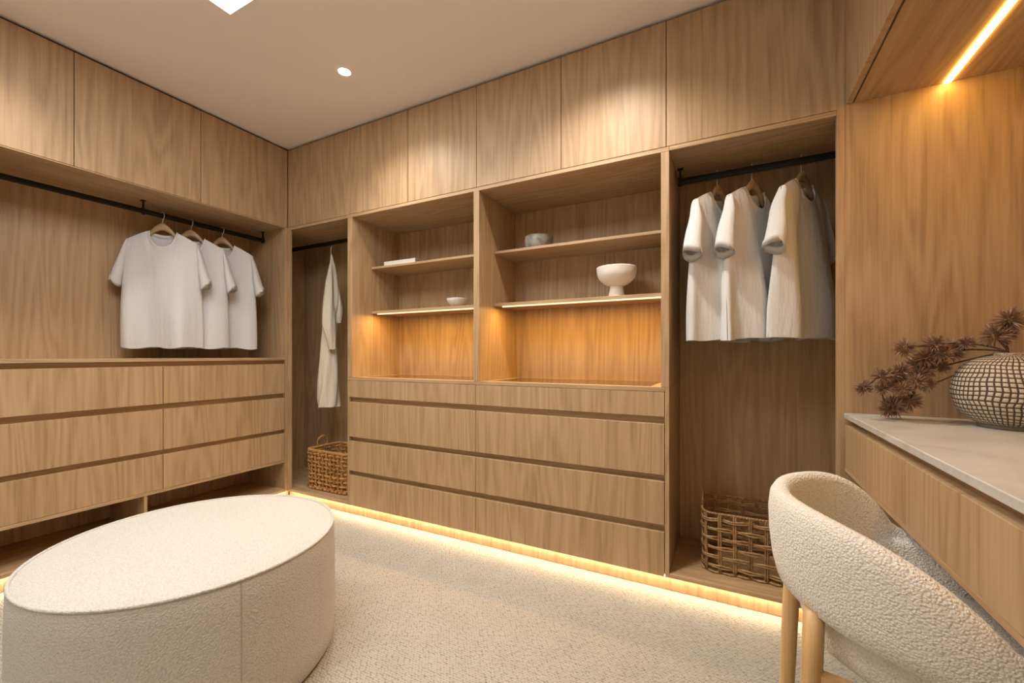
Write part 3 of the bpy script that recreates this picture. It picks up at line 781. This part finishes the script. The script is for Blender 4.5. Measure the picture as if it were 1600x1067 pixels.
# ------------------------------------------------------------------ woven baskets
def rrect(hx, hy, rad, n):
    """n points evenly spaced on a rounded rectangle"""
    seg = []; 
    for cx_, cy_, a0 in ((hx - rad, -hy + rad, -PI / 2), (hx - rad, hy - rad, 0), (-hx + rad, hy - rad, PI / 2), (-hx + rad, -hy + rad, PI)):
        for k in range(9):
            a = a0 + PI / 2 * k / 8; seg.append(Vector((cx_ + rad * math.cos(a), cy_ + rad * math.sin(a), 0)))
    seg.append(seg[0]); Ls = [0]
    for i in range(len(seg) - 1): Ls.append(Ls[-1] + (seg[i + 1] - seg[i]).length)
    out = []; j = 0
    for i in range(n):
        d = Ls[-1] * i / n
        while Ls[j + 1] < d: j += 1
        f = (d - Ls[j]) / (Ls[j + 1] - Ls[j]); out.append(seg[j].lerp(seg[j + 1], f))
    return out
def basket(name, label, loc, hx, hy, h, nst, rows, r, mat, pair, rot=0, seed=0, handle='ring', taper=.04):
    R = random.Random(seed)
    t = thing(name, label, 'basket', loc, rot)
    sub = 4; P = rrect(hx, hy, .05, nst * sub); N = len(P)
    nor = [((P[(i + 1) % N] - P[i - 1]).cross(Vector((0, 0, 1)))).normalized() for i in range(N)]
    def at(i, z, off): 
        k = 1 + taper * (z / h); p = P[i % N]; n = nor[i % N]
        return Vector((p.x * k, p.y * k, z)) + n * off
    zs_ = [h * (q + .75) / (rows + .45) for q in range(rows)]
    for s in range(nst):
        bm = bmesh.new()
        for dp in ((-.62, .62) if pair else (0,)):
            pts = []
            for q in range(rows * 2 + 2):
                z = .006 + (h - .008) * q / (rows * 2 + 1)
                ph_ = math.cos(PI * (z - zs_[0]) / (zs_[1] - zs_[0])) * (-1 if s % 2 else 1)
                tdir = (P[(s * sub + 1) % N] - P[(s * sub - 1) % N]).normalized()
                pts.append(at(s * sub, z, ph_ * r * .55) + tdir * (dp * r * 1.5) + Vector((R.uniform(-1, 1), R.uniform(-1, 1), 0)) * r * .12)
            add_tube(bm, pts, r, 6)
        bmesh.ops.recalc_face_normals(bm, faces=bm.faces)
        obj('stake', bm, mat, t, local=True, smooth=True)
    for q in range(rows):
        bm = bmesh.new()
        for dz in ((-.8, .8) if pair else (0,)):
            pts = []
            wob = R.uniform(0, 6)
            for i in range(N):
                ph_ = math.cos(PI * i / sub) * (1 if q % 2 else -1)
                pts.append(at(i, zs_[q] + dz * r * 1.15 + .0022 * math.sin(i * .9 + wob), ph_ * r * 1.05))
            add_tube(bm, pts, r * 1.02, 6, True)
        bmesh.ops.recalc_face_normals(bm, faces=bm.faces)
        obj('weaver', bm, mat, t, local=True, smooth=True)
    # wrapped rim: a coil around a core
    bm = bmesh.new(); add_tube(bm, [at(i, h, 0) for i in range(N)], r * 1.1, 6, True)
    M = 110; pts = []
    PP = rrect(hx, hy, .05, M * 6)
    for i in range(M * 6):
        p = PP[i]; d = PP[(i + 1) % (M * 6)] - PP[i - 1]; n = d.cross(Vector((0, 0, 1))).normalized(); a = 2 * PI * i / 6
        pts.append(Vector((p.x * (1 + taper), p.y * (1 + taper), h)) + n * math.cos(a) * r * 1.1 + Vector((0, 0, math.sin(a) * r * 1.1)))
    add_tube(bm, pts, r * .62, 4, True); bmesh.ops.recalc_face_normals(bm, faces=bm.faces)
    obj('rim', bm, mat, t, local=True, smooth=True)
    bm = bmesh.new(); add_tube(bm, [at(i, r * 1.4, (1 if (i // 2) % 2 else -1) * r * .8) for i in range(N)], r * 1.3, 6, True)
    bmesh.ops.recalc_face_normals(bm, faces=bm.faces); obj('base_rope', bm, mat, t, local=True, smooth=True)
    bm = bmesh.new()
    vs_ = [bm.verts.new(Vector((p.x * .97, p.y * .97, z))) for z in (.004, .012) for p in P]
    bm.faces.new(vs_[:N][::-1]); bm.faces.new(vs_[N:])
    for i in range(N): bm.faces.new((vs_[i], vs_[(i + 1) % N], vs_[N + (i + 1) % N], vs_[N + i]))
    obj('base', bm, mat, t, local=True)
    if handle == 'ring':
        for sx in (-1, 1):
            c = Vector((sx * hx * (1 + taper), 0, h + .030))
            bm = tube([c + Vector((0, .043 * math.cos(a), .043 * math.sin(a))) for a in [2 * PI * k / 28 for k in range(28)]], r * .9, 7, True)
            obj('handle', bm, mat, t, local=True, smooth=True)
    else:
        for sx in (-1, 1):
            x = sx * hx * (1 + taper)
            bm = tube([(x, -.06, h)] + [(x, -.06 + .12 * k / 10, h + .05 * math.sin(PI * k / 10) ** .5) for k in range(1, 10)] + [(x, .06, h)], r * 1.1, 7)
            obj('handle', bm, mat, t, local=True, smooth=True)
    return t
basket('open_weave_basket', 'open lattice seagrass basket on the tall bay base behind the chair', (.105, 2.185, .0932), .205, .135,   .262, 22, 6, .0042, RATTAN, True, 0, 3, 'bow', .02)
basket('tight_weave_basket', 'close woven amber rattan basket on the corner bay base under the robe', (-2.505, 2.165, .0932), .205, .135, .275, 34, 9, .0078, RATTAN2, False, 0, 5, 'ring', .03)

# ------------------------------------------------------------------ shelf objects
t = thing('book', 'flat white book lying on the upper shelf, first shelf cell', 'book', (-1.94, 2.22, 1.6505))
obj('cover', boxes((-2.075, -1.806, 2.14, 2.325, 1.6505, 1.6535), (-2.075, -1.806, 2.14, 2.325, 1.678, 1.682), (-2.075, -1.806, 2.14, 2.143, 1.6535, 1.678), bevel=.0006), PAPER, t)
obj('pages', boxes((-2.070, -1.810, 2.1435, 2.320, 1.654, 1.6777), bevel=0), PAGES, t)

def bowl(prof_out, th):
    inner = [(max(0, r - th), z) for r, z in reversed(prof_out) if r > th]
    return prof_out + [(prof_out[-1][0] - th / 2, prof_out[-1][1] + th * .35)] + inner
def sm(pr, sub=6): return [(max(0, p.x), p.z) for p in catmull([(r, 0, z) for r, z in pr], sub)]
c = (-1.532, 2.225, 1.3495)
t = thing('small_bowl', 'small plain white bowl on the lit lower shelf, first shelf cell', 'bowl', c)
o_ = sm([(.030, 0), (.033, .008), (.052, .022), (.065, .042), (.069, .058)])
obj('bowl_body', lathe([(0, .002), (.030, .002)] + o_ + [(.0675, .0592), (.0655, .057), (.060, .040), (.044, .024), (0, .015)], 40, c), WHITEC, t, smooth=True)
c = (-.522, 2.225, 1.3495)
t = thing('footed_bowl', 'large matte white footed bowl on the lower shelf, second shelf cell', 'bowl', c)
o_ = sm([(.030, .062), (.052, .069), (.080, .089), (.098, .118), (.104, .159)])
obj('cup', lathe(o_ + [(.1015, .1612), (.099, .159), (.092, .120), (.074, .094), (.045, .076), (0, .072)], 48, c), WHITEB, t, smooth=True)
obj('foot', lathe([(0, .0005), (.044, .0005), (.0445, .004), (.037, .036), (.033, .056), (.034, .0625), (.030, .068), (0, .069)], 40, c), WHITEB, t, smooth=True)
c = (-.968, 2.225, 1.6505)
t = thing('glazed_bowl', 'blue grey speckled bowl with toffee rim on the upper shelf', 'bowl', c)
o_ = sm([(.050, 0), (.068, .008), (.078, .026), (.081, .050), (.079, .076)])
obj('bowl_body', lathe([(0, .0005)] + o_ + [(.074, .076), (.073, .045), (.055, .016), (0, .010)], 44, c), GREYB, t, smooth=True)
tag(obj('rim', tube([(c[0] + .0765 * math.cos(a), c[1] + .0765 * math.sin(a), c[2] + .077) for a in [2 * PI * k / 40 for k in range(40)]], .0032, 7, True), RIMB, t, smooth=True), 'toffee brown glazed rim')

# ------------------------------------------------------------------ vase and dried flowers
vc = (.742, 1.765, .8362)
t = thing('lattice_vase', 'squat cream vase with dark brown lattice glaze on the stone desk', 'vase', vc)
vp = sm([(.074, .012), (.097, .028), (.119, .060), (.127, .096), (.124, .135), (.110, .172), (.080, .199), (.050, .210), (.034, .213)], 5)
obj('vase_body', lathe(vp, 64, vc, uv=True), VASEM, t, smooth=True)
obj('lip', lathe([(.036, .2105), (.038, .217), (.032, .221), (.025, .217), (.024, .18), (0, .17)], 40, vc), SPECK, t, smooth=True)
obj('foot_ring', lathe([(0, .0005), (.070, .0005), (.072, .004), (.0705, .013), (.075, .0135)], 48, vc), VASEF, t, smooth=True)

fl = [(205, 685, 62), (318, 608, 66), (430, 640, 88), (470, 425, 74), (560, 545, 92), (655, 405, 76), (750, 440, 88), (612, 662, 56), (390, 828, 82),
      (495, 765, 76), (862, 395, 60), (1045, 350, 92), (1140, 242, 92), (640, 480, 80), (560, 600, 70), (440, 570, 66), (320, 680, 55), (690, 540, 60), (1110, 330, 70), (360, 840, 62), (540, 640, 62), (600, 490, 70), (700, 470, 70), (390, 600, 60), (455, 690, 62), (1180, 250, 66)]
F_, YAW = 656.57, -.474237; s_, c_ = math.sin(YAW), math.cos(YAW)
def ray_y(u, v, y):
    tt = (u - 800) / F_; d = Vector((s_ + tt * c_, c_ - tt * s_, -(v - 554.67) / F_)); p = d * (y / d.y); p.z += 1.05; return p
t = thing('dried_flower_spray', 'spray of spiky dried brown flowers leaning from the vase onto the desk', 'dried flowers', (.54, 1.80, .8362))
def blossom_mesh(seed):
    R = random.Random(seed); bm = bmesh.new()
    for k in range(190):
        z = R.uniform(-.75, 1.0); a = R.uniform(0, 2 * PI); rr = math.sqrt(1 - z * z)
        d = Vector((rr * math.cos(a), rr * math.sin(a), z)); L_ = R.uniform(.72, 1.06)
        side = d.cross(Vector((R.uniform(-1, 1), R.uniform(-1, 1), R.uniform(-1, 1)))).normalized(); nn = d.cross(side)
        w = R.uniform(.04, .07)
        b0 = bm.verts.new(d * .12); m1 = bm.verts.new(d * L_ * .6 + side * w + nn * .01); m2 = bm.verts.new(d * L_ * .6 - side * w + nn * .01)
        mc = bm.verts.new(d * L_ * .6 - nn * .035); tp = bm.verts.new(d * L_ + nn * R.uniform(-.08, .08))
        for q in ((b0, m1, mc), (b0, mc, m2), (m1, tp, mc), (mc, tp, m2)): bm.faces.new(q)
    bmesh.ops.create_icosphere(bm, subdivisions=1, radius=.22)
    return bm
protos = []
for k in range(3):
    bm = blossom_mesh(50 + k); me = bpy.data.meshes.new('blossom'); bm.to_mesh(me); bm.free(); me.materials.append(PETAL); protos.append(me)
rloc = Vector(t.location); R = random.Random(4)
heads = []
for i, (x, y, r) in enumerate(fl):
    yy = 1.79 + R.uniform(-.035, .045)
    p = ray_y(1300 + x / 4.103, 440 + y / 4.103, yy)
    rad = r / 4.103 * (p.y * c_ + p.x * s_) / F_ * 1.08
    if p.z - rad * .9 < .8362: p.z = .8362 + rad * .9
    o = bpy.data.objects.new('blossom', protos[i % 3]); COL.objects.link(o); o.parent = t
    o.location = p - rloc; o.scale = (rad,) * 3; o.rotation_euler = (R.uniform(-.8, .8), R.uniform(-.8, .8), R.uniform(0, 6)); heads.append(p)
mouth = Vector((vc[0], vc[1], vc[2] + .20))
def stem(idx, r=.0028):
    pts = [mouth + Vector((0, 0, -.06)), mouth + Vector((-.008, 0, .02))] + [heads[k] for k in idx]
    obj('stem', tube(catmull(pts, 5), r, 6), STEM, t, smooth=True)
stem((6, 13, 4, 2, 1, 0)); stem((10, 5, 3)); stem((18, 12, 25)); stem((11,)); stem((17, 21, 20, 14, 9, 8)); stem((7, 15, 16, 19), .0022)
